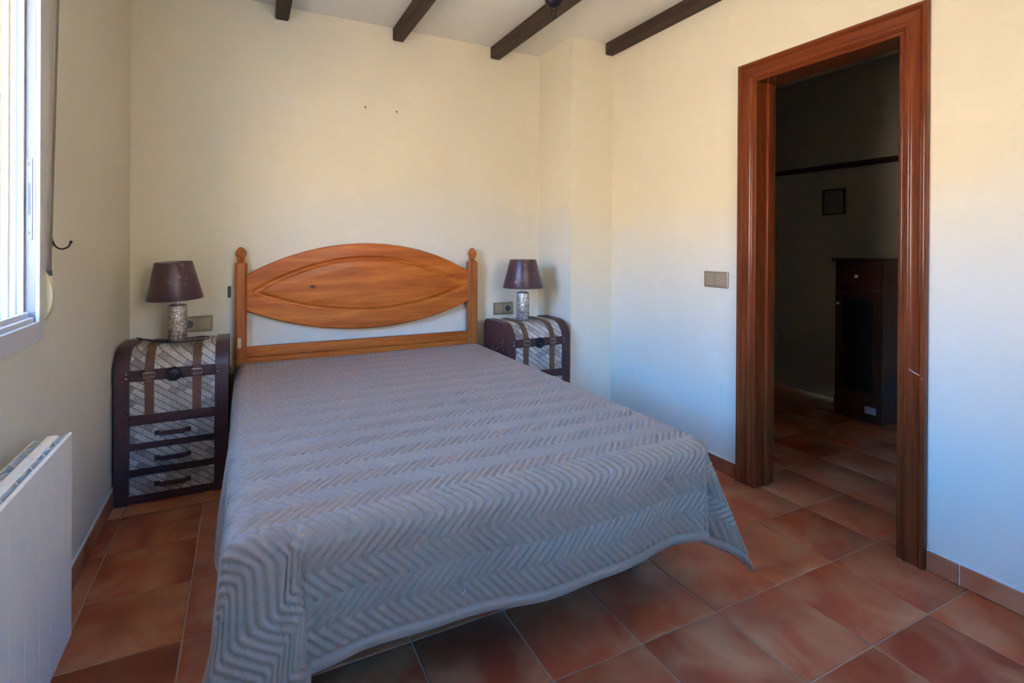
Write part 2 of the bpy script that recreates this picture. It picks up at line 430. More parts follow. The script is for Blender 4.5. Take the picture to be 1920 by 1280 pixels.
# ------------------------------------------------------------------ door casing
CI0, CI1, CIZ = 1.099, 1.716, 1.993     # inner edges of the casing
CW = 0.102
prof = [(0.0, 0.0), (0.0, 0.012), (0.004, 0.016), (0.012, 0.017), (0.016, 0.013), (0.020, 0.013), (0.024, 0.019), (0.031, 0.0225),
        (0.038, 0.0225), (0.043, 0.018), (0.047, 0.0165), (0.060, 0.0175), (0.072, 0.0195), (0.077, 0.017), (0.081, 0.021), (0.087, 0.0262),
        (0.094, 0.0268), (0.099, 0.023), (0.102, 0.016), (0.102, 0.0)]
door = thing('door_1', 'red-brown varnished door frame round the dark open doorway', 'door frame', (XR, 1.4075, 0))
door['kind'] = 'structure'
def rel(o):
    o.location = (-XR, -1.4075, 0); return o
def casing(name, a, b, mat):
    """a,b: functions w -> (y,z) for both ends"""
    bm = B(); A = []; Bv = []
    for w_, h in prof:
        y, z = a(w_); A.append(bm.verts.new((XR-0.0003-h, y, z)))
        y, z = b(w_); Bv.append(bm.verts.new((XR-0.0003-h, y, z)))
    n = len(prof)
    for i in range(n): bm.faces.new((A[i], A[(i+1)%n], Bv[(i+1)%n], Bv[i]))
    bm.faces.new(A); bm.faces.new(Bv[::-1])
    return autosmooth(rel(obj(name, bm, mat, door)), 30)
casing('casing', lambda w_: (CI1+w_, 0.001), lambda w_: (CI1+w_, CIZ+w_), M['doorwood'])
casing('casing', lambda w_: (CI0-w_*0.92, 0.001), lambda w_: (CI0-w_*0.92, CIZ+w_), M['doorwood'])
casing('casing_head', lambda w_: (CI1+w_, CIZ+w_), lambda w_: (CI0-w_*0.92, CIZ+w_), M['doorwoodh'])
bm = B(); box(bm, XR-0.012, XR+T+0.01, DY1-0.012, DY1, 0.001, DZ); rel(obj('jamb', bm, M['doorwood'], door))
bm = B(); box(bm, XR-0.012, XR+T+0.01, DY0, DY0+0.012, 0.001, DZ); rel(obj('jamb', bm, M['doorwood'], door))
bm = B(); box(bm, XR-0.012, XR+T+0.01, DY0+0.012, DY1-0.012, DZ-0.012, DZ); rel(obj('head_jamb', bm, M['doorwoodh'], door))
for yy in (DY1-0.026, DY0+0.012):
    bm = B(); box(bm, XR+0.055, XR+0.085, yy, yy+0.014, 0.001, DZ-0.012, 0.003); rel(obj('door_stop', bm, M['doorwood'], door))
# chipped paint scar on the right casing
bm = B()
pts = smoothpts([(XR-0.0232, 1.055, 0.728), (XR-0.0195, 1.037, 0.716), (XR-0.022, 1.024, 0.712), (XR-0.0270, 1.012, 0.700)], 4)
tube(bm, pts, 0.0013, 5); rel(obj('scratch', bm, M['pale'], door))

# ------------------------------------------------------------------ window
win = thing('window_1', 'white aluminium window frame with the sash slid open', 'window', (XL, (WY0+WY1)/2, WZ0))
win['kind'] = 'structure'
def wrel(o):
    o.location = (-XL, -(WY0+WY1)/2, -WZ0); return o
def wbox(name, mat, *a, bev=0.002):
    bm = B(); box(bm, *a, bev); return wrel(obj(name, bm, mat, win))
# architrave strip round the opening, in the room
wbox('architrave', M['alu'], XL+0.0004, XL+0.010, WY1-0.012, WY1+0.030, WZ0-0.055, WZ1+0.05)
wbox('architrave', M['alu'], XL+0.0004, XL+0.010, WY0-0.050, WY0-0.004, WZ0-0.055, WZ1+0.05)
wbox('sill_strip', M['alu'], XL+0.0004, XL+0.010, WY0-0.004, WY1-0.012, WZ0-0.055, WZ0+0.004)
wbox('head_strip', M['alu'], XL+0.0004, XL+0.010, WY0-0.004, WY1-0.012, WZ1-0.004, WZ1+0.05)
# frame in the opening
fj = wbox('frame_jamb', M['alu_shaded'], XL-0.024, XL+0.0002, WY1-0.010, WY1, WZ0, WZ1, bev=0.001)
bm = B(); box(bm, XL-0.021, XL-0.007, WY1-0.0115, WY1-0.010, 1.19, 1.42, 0.0005)
sp_ = wrel(obj('strike_plate', bm, M['alu_shaded'], win)); sp_['label'] = 'thin steel strike plate'
for zz in (1.205, 1.26, 1.40):
    bm = B(); box(bm, XL-0.0165, XL-0.0115, WY1-0.0122, WY1-0.0115, zz, zz+(0.09 if zz == 1.26 else 0.008))
    o = obj('slot', bm, M['gasket'], sp_)
wbox('frame_jamb', M['alu'], XL-0.036, XL-0.024, WY1-0.020, WY1, WZ0, WZ1, bev=0.001)
wbox('gasket', M['gasket'], XL-0.043, XL-0.036, WY1-0.016, WY1, WZ0, WZ1, bev=0.001)
wbox('frame_jamb', M['alu'], XL-0.043, XL+0.0002, WY0, WY0+0.02, WZ0, WZ1)
wbox('bottom_track', M['alu'], XL-0.043, XL+0.0002, WY0+0.02, WY1-0.020, WZ0, WZ0+0.018)
wbox('bottom_track', M['alu'], XL-0.020, XL-0.012, WY0+0.02, WY1-0.020, WZ0+0.018, WZ0+0.032, bev=0.001)
wbox('head_track', M['alu'], XL-0.043, XL+0.0002, WY0+0.02, WY1-0.020, WZ1-0.02, WZ1)
# sash slid to the near end
for nm, a in (('stile', (WY0+0.022, WY0+0.062, WZ0+0.034, WZ1-0.024)), ('stile', (WY0+0.46, WY0+0.50, WZ0+0.034, WZ1-0.024)),
              ('rail', (WY0+0.062, WY0+0.46, WZ0+0.034, WZ0+0.08)), ('rail', (WY0+0.062, WY0+0.46, WZ1-0.07, WZ1-0.024))):
    wbox('sash_'+nm, M['alu'], XL-0.026, XL-0.004, *a)
wbox('pane', M['glass'], XL-0.017, XL-0.013, WY0+0.062, WY0+0.46, WZ0+0.08, WZ1-0.07, bev=0)
# shutter guides outside, on the sunlit reveal
for k, x in enumerate((XL-0.060, XL-0.078, XL-0.100)):
    wbox('shutter_guide', M['guide'], x-0.010, x, WY1-0.012, WY1-0.0005, WZ0+0.001, WZ1-0.001)
wbox('outer_sill', M['outwall'], XO-0.03, XL-0.045, WY0+0.001, WY1-0.013, WZ0-0.0, WZ0+0.012)

# unseen second window, added behind the viewpoint to brighten the bed foot
w2 = thing('added_window', 'unseen white framed window added in the near end wall to brighten the bed foot', 'window', ((FX0+FX1)/2, YF, FZ0)); w2['kind'] = 'structure'
def w2box(name, mat, *a, bev=0.002):
    bm = B(); box(bm, *a, bev); o = obj(name, bm, mat, w2); o.location = (-(FX0+FX1)/2, -YF, -FZ0); return o
for a in ((FX0, FX0+0.05, FZ0, FZ1), (FX1-0.05, FX1, FZ0, FZ1), (FX0+0.05, FX1-0.05, FZ0, FZ0+0.05), (FX0+0.05, FX1-0.05, FZ1-0.05, FZ1), ((FX0+FX1)/2-0.03, (FX0+FX1)/2+0.03, FZ0+0.05, FZ1-0.05)):
    w2box('window_frame', M['alu'], a[0], a[1], YF-0.07, YF-0.02, a[2], a[3])
w2box('pane', M['glass'], FX0+0.05, (FX0+FX1)/2-0.03, YF-0.047, YF-0.043, FZ0+0.05, FZ1-0.05, bev=0)
w2box('pane', M['glass'], (FX0+FX1)/2+0.03, FX1-0.05, YF-0.047, YF-0.043, FZ0+0.05, FZ1-0.05, bev=0)

# roller-shutter strap with its cover strip and recoiler
st = thing('shutter_strap', 'cream recoiler and webbing strap of the roller shutter beside the window', 'shutter strap', (XL, 1.97, 0.95))
def srel(o):
    o.location = (-XL, -1.97, -0.95); return o
bm = B(); prism(bm, [(XL+0.0005, 1.946), (XL+0.006, 1.946), (XL+0.006, 1.985), (XL+0.0005, 1.985)], 'z', 1.08, 2.2); srel(obj('cover_strip', bm, M['alu'], st))
bm = B()
pr = [(XL+0.0005, 0.950)] + [(XL+0.006+0.020*math.sin(PI*k/10)**0.7, 0.955+0.145*k/10) for k in range(11)] + [(XL+0.0005, 1.105)]
A_ = [(p[0], p[1]) for p in pr]
prism(bm, A_, 'y', 1.942, 1.974); srel(autosmooth(obj('recoiler', bm, M['cream'], st), 40))
bm = B()
prism(bm, [(XL+0.004, 1.084), (XL+0.016, 1.084), (XL+0.016, 1.10), (XL+0.004, 1.10)], 'y', 1.958, 1.978)
srel(obj('strap_slot', bm, M['gasket'], st))
bm = B()
a = Vector((XL+0.012, 1.976, 1.085)); b = Vector((XL+0.012, 2.058, 2.25)); wv = Vector((0, 0.013, 0)); tk = Vector((0.0016, 0, 0))
vs_ = [bm.verts.new(p) for p in (a-wv-tk, a+wv*0.2-tk, a+wv*0.2+tk, a-wv+tk, b-wv*0-tk, b+wv*0.9-tk, b+wv*0.9+tk, b-wv*0+tk)]
for f_ in ((0,1,2,3), (7,6,5,4), (0,4,5,1), (1,5,6,2), (2,6,7,3), (3,7,4,0)): bm.faces.new([vs_[k] for k in f_])
srel(obj('strap', bm, M['strap'], st))

# black iron hook
hk = thing('wall_hook', 'small black curved iron hook on the wall beside the window', 'hook', (XL, 2.030, 1.183)); hk.scale = (0.62, 0.62, 0.62)
bm = B(); box(bm, 0.0005, 0.005, -0.008, 0.008, -0.022, 0.024, 0.002); obj('plate', bm, M['iron'], hk)
bm = B()
tube(bm, smoothpts([(0.004, 0, 0.010), (0.014, 0.006, -0.018), (0.034, 0.020, -0.032), (0.056, 0.036, -0.022), (0.066, 0.044, 0.002)], 6), 0.0042, 8)
autosmooth(obj('hook_arm', bm, M['iron'], hk), 60)
bm = B(); bmesh.ops.create_uvsphere(bm, u_segments=12, v_segments=8, radius=0.007); obj('hook_tip', bm, M['iron'], hk, True, (0.066, 0.044, 0.004))

# ------------------------------------------------------------------ radiator
XF = -0.400; RB = -0.480; RP = 0.0810; RY1 = 1.712; RZ0, RZ1 = 0.125, 0.688
rad = thing('radiator', 'white column radiator under the window', 'radiator', (RB, RY1-RP*4.5, RZ0))
def rrel(o):
    o.location = (-RB, -(RY1-RP*4.5), -RZ0); return o
sec0 = None
def section_meshes():
    ms = []
    g = 0.0011
    bm = B(); h = RP/2-g
    # front plate: slightly curved at top and bottom
    pts = [(XF-0.004, RZ1), (XF, RZ1-0.004), (XF, RZ0+0.03), (XF-0.012, RZ0+0.004), (XF-0.022, RZ0+0.004), (XF-0.012, RZ0+0.032), (XF-0.012, RZ1-0.006), (XF-0.006, RZ1-0.002)]
    prism(bm, pts, 'y', -h, h); ms.append(('front_plate', bm))
    bm = B(); box(bm, -0.452, -0.426, -h+0.0, h, RZ0+0.02, RZ1-0.004, 0.003); ms.append(('water_column', bm))
    bm = B(); box(bm, RB, RB+0.004, -h, h, RZ0+0.02, RZ1-0.012, 0.001); ms.append(('rear_plate', bm))
    bm = B()
    for s in (-1, 1):
        # slanted fins from the column to the plates, leaving wedge-shaped vents
        y1, y2 = s*(h-0.001), s*0.012
        prism(bm, [(XF-0.0118, y1), (XF-0.0118, y1-s*0.003), (-0.426, y2-s*0.003), (-0.426, y2)], 'z', RZ0+0.03, RZ1-0.006)
        prism(bm, [(RB+0.004, y1), (RB+0.004, y1-s*0.003), (-0.452, y2-s*0.003), (-0.452, y2)], 'z', RZ0+0.03, RZ1-0.010)
    ms.append(('fin', bm))
    return ms
sec_me = []
for nm, bm in section_meshes():
    bmesh.ops.recalc_face_normals(bm, faces=bm.faces[:])
    me = bpy.data.meshes.new(nm); bm.to_mesh(me); bm.free(); me.materials.append(M['white']); sec_me.append((nm, me))
for k in range(9):
    for nm, me in sec_me:
        o = link(nm, me, None, rad); o.location = (-RB, -RP*(k+0.5)+RP*4.5, -RZ0)
bm = B(); tube(bm, [(-0.44, RY1-RP*9-0.03, RZ0+0.05), (-0.44, RY1-RP*9+0.001, RZ0+0.05)], 0.014, 12); rrel(obj('valve', bm, M['steel'], rad))
bm = B(); tube(bm, smoothpts([(-0.44, RY1-RP*9-0.02, RZ0+0.05), (-0.44, RY1-RP*9-0.02, 0.0005)], 2), 0.008, 10); rrel(obj('pipe', bm, M['white'], rad))
bm = B(); box(bm, XL+0.0005, RB+0.001, RY1-RP*2.6, RY1-RP*2.4, RZ1-0.07, RZ1-0.045); rrel(obj('bracket', bm, M['white'], rad))
bm = B(); box(bm, XL+0.0005, RB+0.001, RY1-RP*6.6, RY1-RP*6.4, RZ1-0.07, RZ1-0.045); rrel(obj('bracket', bm, M['white'], rad))

# ------------------------------------------------------------------ wall plates, small wall marks
def plate(name, label, cat, loc, rz, left, right):
    """double plate, local: x along wall, -y into the room"""
    t = thing(name, label, cat, loc, rz)
    W, H = 0.154, 0.086
    bm = B(); box(bm, -W/2, W/2, -0.010, -0.0004, -H/2, H/2, 0.004, 2); obj('surround', bm, M['bronze'], t)
    for s, kind in ((-1, left), (1, right)):
        cx = s*0.034
        if kind == 'switch':
            bm = B(); box(bm, cx-0.0315, cx+0.0315, -0.014, -0.009, -0.0315, 0.0315, 0.002)
            bmesh.ops.rotate(bm, verts=bm.verts[:], cent=(cx, -0.0115, 0), matrix=Matrix.Rotation(math.radians(3), 3, 'X'))
            obj('rocker', bm, M['bronze2'], t)
        else:
            bm = B(); box(bm, cx-0.0315, cx+0.0315, -0.0125, -0.009, -0.0315, 0.0315, 0.002); f = obj('socket_face', bm, M['bronze2'], t)
            bm = B(); n = 24
            lathe(bm, [(0.021, 0), (0.0195, 0.002), (0.0195, 0.0005), (0.0185, 0.0003)], n)
            bmesh.ops.rotate(bm, verts=bm.verts[:], cent=(0,0,0), matrix=Matrix.Rotation(PI/2, 3, 'X'))
            o = obj('socket_well', bm, M['gasket'], f, True); o.location = (cx, -0.0124, 0)
            for q in (-1, 1):
                bm = B(); lathe(bm, [(0.0026, 0), (0.0026, 0.001)], 10)
                bmesh.ops.rotate(bm, verts=bm.verts[:], cent=(0,0,0), matrix=Matrix.Rotation(PI/2, 3, 'X'))
                o = obj('pin_hole', bm, M['black'], f); o.location = (cx+q*0.0095, -0.0140, 0)
    return t
plate('light_switch', 'double bronze rocker switch on the wall beside the door frame', 'switch', (XR, 1.957, 1.009), -PI/2, 'switch', 'switch')
plate('power_socket', 'bronze socket and switch plate half hidden behind the left lamp', 'socket', (-0.226, YB, 0.747), 0, 'socket', 'switch')
plate('power_socket', 'bronze switch and socket plate between headboard and right lamp', 'socket', (1.640, YB, 0.742), 0, 'switch', 'socket')
for nm, y0, y1, z0, z1, lb in (('cover_plate', 2.585, 2.712, 0.343, 0.460, 'smaller painted-over square cover plate low on the wall near the corner pillar'),
                               ('cover_plate', 1.921, 2.090, 0.345, 0.460, 'wider painted-over cover plate low on the wall near the door frame')):
    bm = B(); box(bm, XR-0.0035, XR-0.0003, y0, y1, z0, z1, 0.001)
    tag(obj(nm, bm, M['wall']), lb, 'cover plate')
for x, z in ((0.676, 2.038), (0.874, 2.034)):
    bm = B(); lathe(bm, [(0.006, 0), (0.005, 0.003), (0.002, 0.004)], 8)
    bmesh.ops.rotate(bm, verts=bm.verts[:], cent=(0,0,0), matrix=Matrix.Rotation(PI/2, 3, 'X'))
    o = obj('wall_plug', bm, M['strapL'], wall_back); o.location = (x, YB-0.0002, z)
    bm = B(); box(bm, -0.004, 0.005, -0.0015, -0.0003, -0.016, -0.004, 0.0005); o = obj('filler_smear', bm, M['filler'], wall_back); o.location = (x+0.003, YB, z)
M['patch'] = plaster('paler_patch_paint', (0.73, 0.675, 0.55), 0.03)
for cx_, cz_, w_, h_ in ((0.212, 2.024, 0.080, 0.027), (1.055, 2.070, 0.055, 0.024)):
    bm = B(); n_ = 22
    prism(bm, [(w_*(1+0.18*math.sin(3*k+cx_*9))*math.copysign(abs(math.cos(2*PI*k/n_))**0.6, math.cos(2*PI*k/n_)), h_*(1+0.2*math.sin(5*k))*math.copysign(abs(math.sin(2*PI*k/n_))**0.6, math.sin(2*PI*k/n_))) for k in range(n_)], 'y', -0.0006, -0.0001)
    o = obj('paint_patch', bm, M['patch'], wall_back); o.location = (cx_, YB, cz_)
bm = B(); box(bm, -0.008, 0.008, -0.006, -0.0004, -0.032, 0.032, 0.002)
tag(obj('sensor_strip', bm, M['black'], None, False, (-0.069, YB, 0.916)), 'small upright black strip on the wall left of the headboard', 'strip')

# ------------------------------------------------------------------ bed
bed = thing('bed', 'honey pine bed with an arched oval headboard between turned posts', 'bed', (0.688, 2.2, 0))
def brel(o):
    o.location = (-0.688, -2.2, 0); return o
YH = 3.200
for x0, x1 in ((-0.042, 0.020), (1.343, 1.412)):
    cx = (x0+x1)/2; hw = (x1-x0)/2; ch = 0.014
    ztop = 1.075
    poly = [(cx-hw+ch, YH-0.031), (cx+hw-ch, YH-0.031), (cx+hw, YH-0.031+ch), (cx+hw, YH+0.031-ch), (cx+hw-ch, YH+0.031), (cx-hw+ch, YH+0.031), (cx-hw, YH+0.031-ch), (cx-hw, YH-0.031+ch)]
    bm = B(); prism(bm, poly, 'z', 0.001, ztop)
    po = brel(obj('post', bm, M['pinev'], bed))
    bm = B()
    lathe(bm, [(0.030, ztop-0.0002), (0.027, ztop+0.006), (0.016, ztop+0.010), (0.014, ztop+0.015), (0.021, ztop+0.019), (0.0235, ztop+0.026), (0.019, ztop+0.031),
               (0.021, ztop+0.035), (0.0265, ztop+0.044), (0.0285, ztop+0.054), (0.027, ztop+0.064), (0.022, ztop+0.076), (0.014, ztop+0.085), (0.007, ztop+0.090), (0.001, ztop+0.0915)], 28, cx, YH)
    autosmooth(obj('finial', bm, M['pinev'], po), 40)
# oval panel with routed lens and raised field
HX0, HX1 = 0.0195, 1.3435
hc = (HX0+HX1)/2; hh = (HX1-HX0)/2
def arc(u, e, m_): return e + (m_-e)*(1-u*u)**0.92 if abs(u) < 1 else e
def ztop_(x): u = (x-hc)/hh; return arc(u, 1.012, 1.192)
def zbot_(x): u = (x-hc)/hh; return arc(u, 0.815, 0.675)
LX0, LX1 = 0.050, 1.318; lc = (LX0+LX1)/2; lh = (LX1-LX0)/2; lzm = 0.914
def lens(x, grow=0):
    u = (x-lc)/(lh+grow*2.5)
    if abs(u) >= 1: return None
    k = (1-u*u)**0.95
    return lzm+(0.190+grow)*k, lzm-(0.128+grow)*k
NXp, NZp = 220, 120
bm = B(); front = []; back = []
def relief(x, z):
    best = 0
    l = lens(x)
    if l is None:
        return 0
    # signed distance (approx.) inside lens
    dz_ = min(l[0]-z, z-l[1])
    sl = abs((x-lc)/lh)
    d = dz_*(0.55+0.45*(1-sl))
    ex = lh-abs(x-lc)
    d = min(d, ex*0.5) if dz_ > 0 else d
    g = 0.0
    if -0.009 < d < 0.013:
        t_ = (d+0.009)/0.022; g = -0.0075*math.sin(PI*t_)**0.8
    if d >= 0.013:
        g = 0.002+0.0035*min(1, (d-0.013)/0.035)
    return g
for i in range(NXp+1):
    x = HX0+(HX1-HX0)*i/NXp; a, b = zbot_(x), ztop_(x); col = []
    for j in range(NZp+1):
        t_ = j/NZp; z = a+(b-a)*t_
        edge = min(t_, 1-t_)*(b-a); rnd = 0
        if edge < 0.008: rnd = -0.006*(1-math.sqrt(max(0, 1-(1-edge/0.008)**2)))
        col.append(bm.verts.new((x, YH-0.016-relief(x, z)-rnd, z)))
    front.append(col)
    back.append([bm.verts.new((x, YH+0.014, a+(b-a)*t_)) for t_ in (0, 1)])
for i in range(NXp):
    for j in range(NZp): bm.faces.new((front[i][j], front[i+1][j], front[i+1][j+1], front[i][j+1]))
    bm.faces.new((back[i][0], back[i][1], back[i+1][1], back[i+1][0]))
    bm.faces.new((front[i][0], back[i][0], back[i+1][0], front[i+1][0]))
    bm.faces.new((front[i][-1], front[i+1][-1], back[i+1][1], back[i][1]))
bm.faces.new([v for v in front[0]]+[back[0][1], back[0][0]]); bm.faces.new([v for v in front[-1]][::-1]+[back[-1][0], back[-1][1]])
o = brel(obj('oval_panel', bm, M['pine'], bed)); autosmooth(o, 50); o['label'] = 'arched pine panel with routed lens outline'
bm = B(); box(bm, HX0, HX1, YH-0.018, YH+0.016, 0.556, 0.613, 0.004, 2); brel(obj('cross_rail', bm, M['pine'], bed))
bm = B(); box(bm, HX0, HX1, YH-0.012, YH+0.010, 0.36, 0.555, 0.003); brel(obj('lower_board', bm, M['pine'], bed))
bm = B(); box(bm, -0.026, -0.008, YH-0.0325, YH-0.0312, 0.612, 0.668, 0.0004); o = brel(obj('bare_wood_patch', bm, M['filler'], bed)); o['label'] = 'pale scraped patch on left post'
# base and mattress under the spread
bm = B(); box(bm, 0.03, 1.36, 1.315, YH-0.035, 0.245, 0.315, 0.006); brel(obj('base', bm, M['carcass'], bed))
for x in (0.12, 1.27):
    for y in (1.50, 3.02):
        bm = B(); lathe(bm, [(0.024, 0.0008), (0.028, 0.02), (0.03, 0.244)], 16, x, y); brel(obj('leg', bm, M['carcass'], bed, True))
bm = B(); box(bm, 0.022, 1.368, 1.310, YH-0.034, 0.317, 0.512, 0.03, 4); o = brel(obj('mattress', bm, M['sheet'], bed)); autosmooth(o, 40)

# ------------------------------------------------------------------ bedspread
SX0, SX1, SYF, SYB, SZ = 0.012, 1.380, 1.296, YH-0.034, 0.522
OVS, OVF = 0.400, 0.345         # overhang of the cloth at the sides and foot
RR = 0.045         # edge rounding
PX, ROW = 0.0275, 0.065
def drop(s, flare):
    """cloth length s past the edge -> (outward, downward)"""
    q = RR*PI/2
    if s <= q:
        a_ = s/RR; return RR*math.sin(a_), RR*(1-math.cos(a_))
    return RR+(s-q)*math.sin(flare), RR+(s-q)*math.cos(flare)
def path(cp, th):
    """Catmull-Rom through (theta, a, b, c)"""
    for i in range(len(cp)-1):
        if th <= cp[i+1][0] or i == len(cp)-2:
            t_ = (th-cp[i][0])/(cp[i+1][0]-cp[i][0]); t_ = min(max(t_, 0), 1)
            p = [cp[max(i-1,0)], cp[i], cp[i+1], cp[min(i+2,len(cp)-1)]]
            r_ = []
            for k in (1, 2, 3):
                p0, p1, p2, p3 = (q_[k] for q_ in p)
                r_.append(0.5*(2*p1+(p2-p0)*t_+(2*p0-5*p1+4*p2-p3)*t_*t_+(3*p1-p0-3*p2+p3)*t_**3))
            return r_
FL_S, FL_F = 0.07, 0.03
# (angle round the corner from side to foot, outward x slope, outward foot slope, sideways shift)
CORNER_R = [(0, FL_S, 0.0, 0), (22, 0.26, -0.03, 0), (41, 0.39, 0.12, 0), (52, 0.28, 0.05, 0), (62, 0.07, -0.13, 0), (72, -0.01, -0.16, 0), (80, 0.05, -0.03, 0), (85, 0.04, 0.04, 0), (90, 0.0, FL_F, 0)]
CORNER_L = [(0, FL_S, 0.0, 0), (20, 0.34, 0.06, 0), (38, 0.16, 0.20, 0), (55, 0.02, 0.20, 0), (64, -0.05, 0.12, 0), (72, -0.07, 0.0, 0), (82, -0.02, -0.01, 0), (90, 0.0, FL_F, 0)]
A0 = 0.120          # the left fold starts this far in from the mattress corner
def cloth(a, b):
    """a: across (0..width of cloth, measured from mattress left edge), b: along, 0 at foot edge, positive to head"""
    W_ = SX1-SX0
    sl = -a if a < 0 else (a-W_ if a > W_ else 0)
    sf = -b if b < 0 else 0
    sgn = -1 if a < 0 else 1
    ex = SX0 if a < 0 else SX1
    if sf > 0 and a < A0: sl = A0-a; sgn = -1; ex = SX0+A0
    if sl == 0 and sf == 0:
        z = SZ
        z += 0.006*math.sin(a*2.3+0.4)*math.sin(b*1.9+0.8)
        return Vector((SX0+a, SYF+b, z))
    if sf == 0:
        wob = 0.012*math.sin(b*9.0+(0.6 if sgn > 0 else 2.1))*min(1, sl/0.25)+0.006*math.sin(b*23)*min(1, sl/0.3)
        tuck = 1-min(1, max(0, (b-1.10)/0.30))
        o_, d_ = drop(sl, FL_S*tuck)
        f = min(1, b/0.12)*tuck
        return Vector((ex+sgn*(o_+wob*f), SYF+b, SZ-d_))
    if sl == 0:
        e_ = min(1, (a-A0)/0.12, (W_-a)/0.12)
        wob = (0.010*math.sin(a*8.0+1.0)+0.005*math.sin(a*19))*min(1, sf/0.25)*max(0, e_)
        o_, d_ = drop(sf, FL_F)
        lift = 0.012*math.sin(a*5.0+0.5)*min(1, sf/OVF)*max(0, e_)
        return Vector((SX0+a, SYF-o_-wob, SZ-d_+lift))
    r = math.hypot(sl, sf); th = math.degrees(math.atan2(sf, sl))
    cp = CORNER_R if sgn > 0 else CORNER_L
    A, Bq, Cq = path(cp, th)
    al = math.hypot(A, Bq); al = max(al, 1e-4)
    q = RR*PI/2
    thr = math.radians(th)
    # on the left the cloth first lies flat, then turns down
    u_ = min(1, th/42.0)
    flat = A0*(1-u_*u_*(3-2*u_)) if sgn < 0 else 0
    lay = min(r, flat); r = r-lay
    # rounded start shared with both edges
    rs = min(r, q); ang = rs/RR
    ho = RR*math.sin(ang); hd = RR*(1-math.cos(ang))
    x_ = ho*math.cos(thr)+lay*math.cos(thr); y_ = ho*math.sin(thr)+lay*math.sin(thr)*0.5; d_ = hd
    if r > q:
        L = r-q; sa = math.sin(min(al, 1.2))
        x_ += L*sa*A/al; y_ += L*sa*Bq/al; d_ += L*math.cos(al)
    x_ += Cq*min(1, r/0.13)
    z = SZ-d_
    if z < 0.010: z = 0.010-0.0*(z)
    return Vector((ex+sgn*x_, SYF-y_, z))
def tri(v):
    f = (v/ROW) % 2.0
    return (f if f < 1 else 2-f)*ROW
HEM = 0.030
a0, a1, b0, b1 = -OVS, (SX1-SX0)+OVS, -OVF, SYB-SYF
NA, NB = 500, 370
vg = []
import numpy as np
for i in range(NA+1):
    a = a0+(a1-a0)*i/NA
    vg.append([cloth(a, b0+(b1-b0)*j/NB) for j in range(NB+1)])
V = np.array([[tuple(p) for p in col] for col in vg])
da = np.gradient(V, axis=0); db = np.gradient(V, axis=1)
Nn = np.cross(da, db); Nn /= np.maximum(np.linalg.norm(Nn, axis=2, keepdims=True), 1e-9)
aa = np.linspace(a0, a1, NA+1)[:, None]; bb = np.linspace(b0, b1, NB+1)[None, :]
fr = np.mod((bb+0.050)/ROW, 2.0); tw = np.where(fr < 1, fr, 2-fr)*ROW
ph = (aa+tw)/PX
rib = np.abs(np.sin(PI*ph))**0.55
edge = np.minimum(np.minimum(aa-a0, a1-aa), bb-b0)
hemf = np.clip((edge-HEM)/0.008, 0, 1)
hemroll = np.where(edge < HEM, 0.8*np.sqrt(np.clip(1-((edge/HEM)*2-1)**2, 0, 1)), 0)
rowseam = np.minimum(np.mod((bb+0.050)/ROW, 1.0), 1-np.mod((bb+0.050)/ROW, 1.0))
H_ = 0.0095*(rib*hemf*(0.75+0.25*np.clip(rowseam/0.12, 0, 1))+hemroll*(1-hemf))
# small puckers across the ribs
H_ = H_+0.0007*np.sin((aa*37+bb*213)*2.1)*np.sin((aa*151-bb*67)*1.7)*hemf
Vd = V+Nn*H_[:, :, None]
TH = 0.006
# fine outer face, coarser lining, joined round the edge
step = 5
idx_a = list(range(0, NA+1, step)); idx_b = list(range(0, NB+1, step))
verts = Vd.reshape(-1, 3).tolist(); n_out = len(verts)
Vl = (V-Nn*TH)
Vl[:, :, 2] = np.maximum(Vl[:, :, 2], 0.003)
lin = Vl[np.ix_(idx_a, idx_b)]
verts += lin.reshape(-1, 3).tolist()
ii, jj = np.meshgrid(np.arange(NA), np.arange(NB), indexing='ij')
q0 = (ii*(NB+1)+jj).ravel(); q1 = ((ii+1)*(NB+1)+jj).ravel()
faces = np.stack([q0, q1, q1+1, q0+1], 1).tolist()
LA, LB = len(idx_a), len(idx_b)
def li(p, q): return n_out+p*LB+q
for p in range(LA-1):
    for q in range(LB-1):
        faces.append((li(p, q), li(p, q+1), li(p+1, q+1), li(p+1, q)))
for q in range(LB-1):
    s_ = [idx_b[q]+k for k in range(step+1)]
    faces.append([0*(NB+1)+k for k in s_]+[li(0, q+1), li(0, q)])
    faces.append([NA*(NB+1)+k for k in s_][::-1]+[li(LA-1, q), li(LA-1, q+1)])
for p in range(LA-1):
    s_ = [(idx_a[p]+k)*(NB+1) for k in range(step+1)]
    faces.append(s_[::-1]+[li(p, 0), li(p+1, 0)])
    s_ = [(idx_a[p]+k)*(NB+1)+NB for k in range(step+1)]
    faces.append(s_+[li(p+1, LB-1), li(p, LB-1)])
me = bpy.data.meshes.new('bedspread'); me.from_pydata(verts, [], faces); me.update()
uvl = me.uv_layers.new(name='UVMap')
UVa = np.concatenate([np.stack(np.broadcast_arrays(aa, bb), -1).reshape(-1, 2), np.stack(np.meshgrid(aa[idx_a, 0], bb[0, idx_b], indexing='ij'), -1).reshape(-1, 2)])
li_ = np.empty(len(me.loops), dtype=np.int32); me.loops.foreach_get('vertex_index', li_)
uvl.data.foreach_set('uv', UVa[li_].astype(np.float32).ravel())
spread = link('bedspread', me, M['quilt'], None, True)
tag(spread, 'slate grey herringbone-quilted bedspread draped over the bed', 'bedspread')
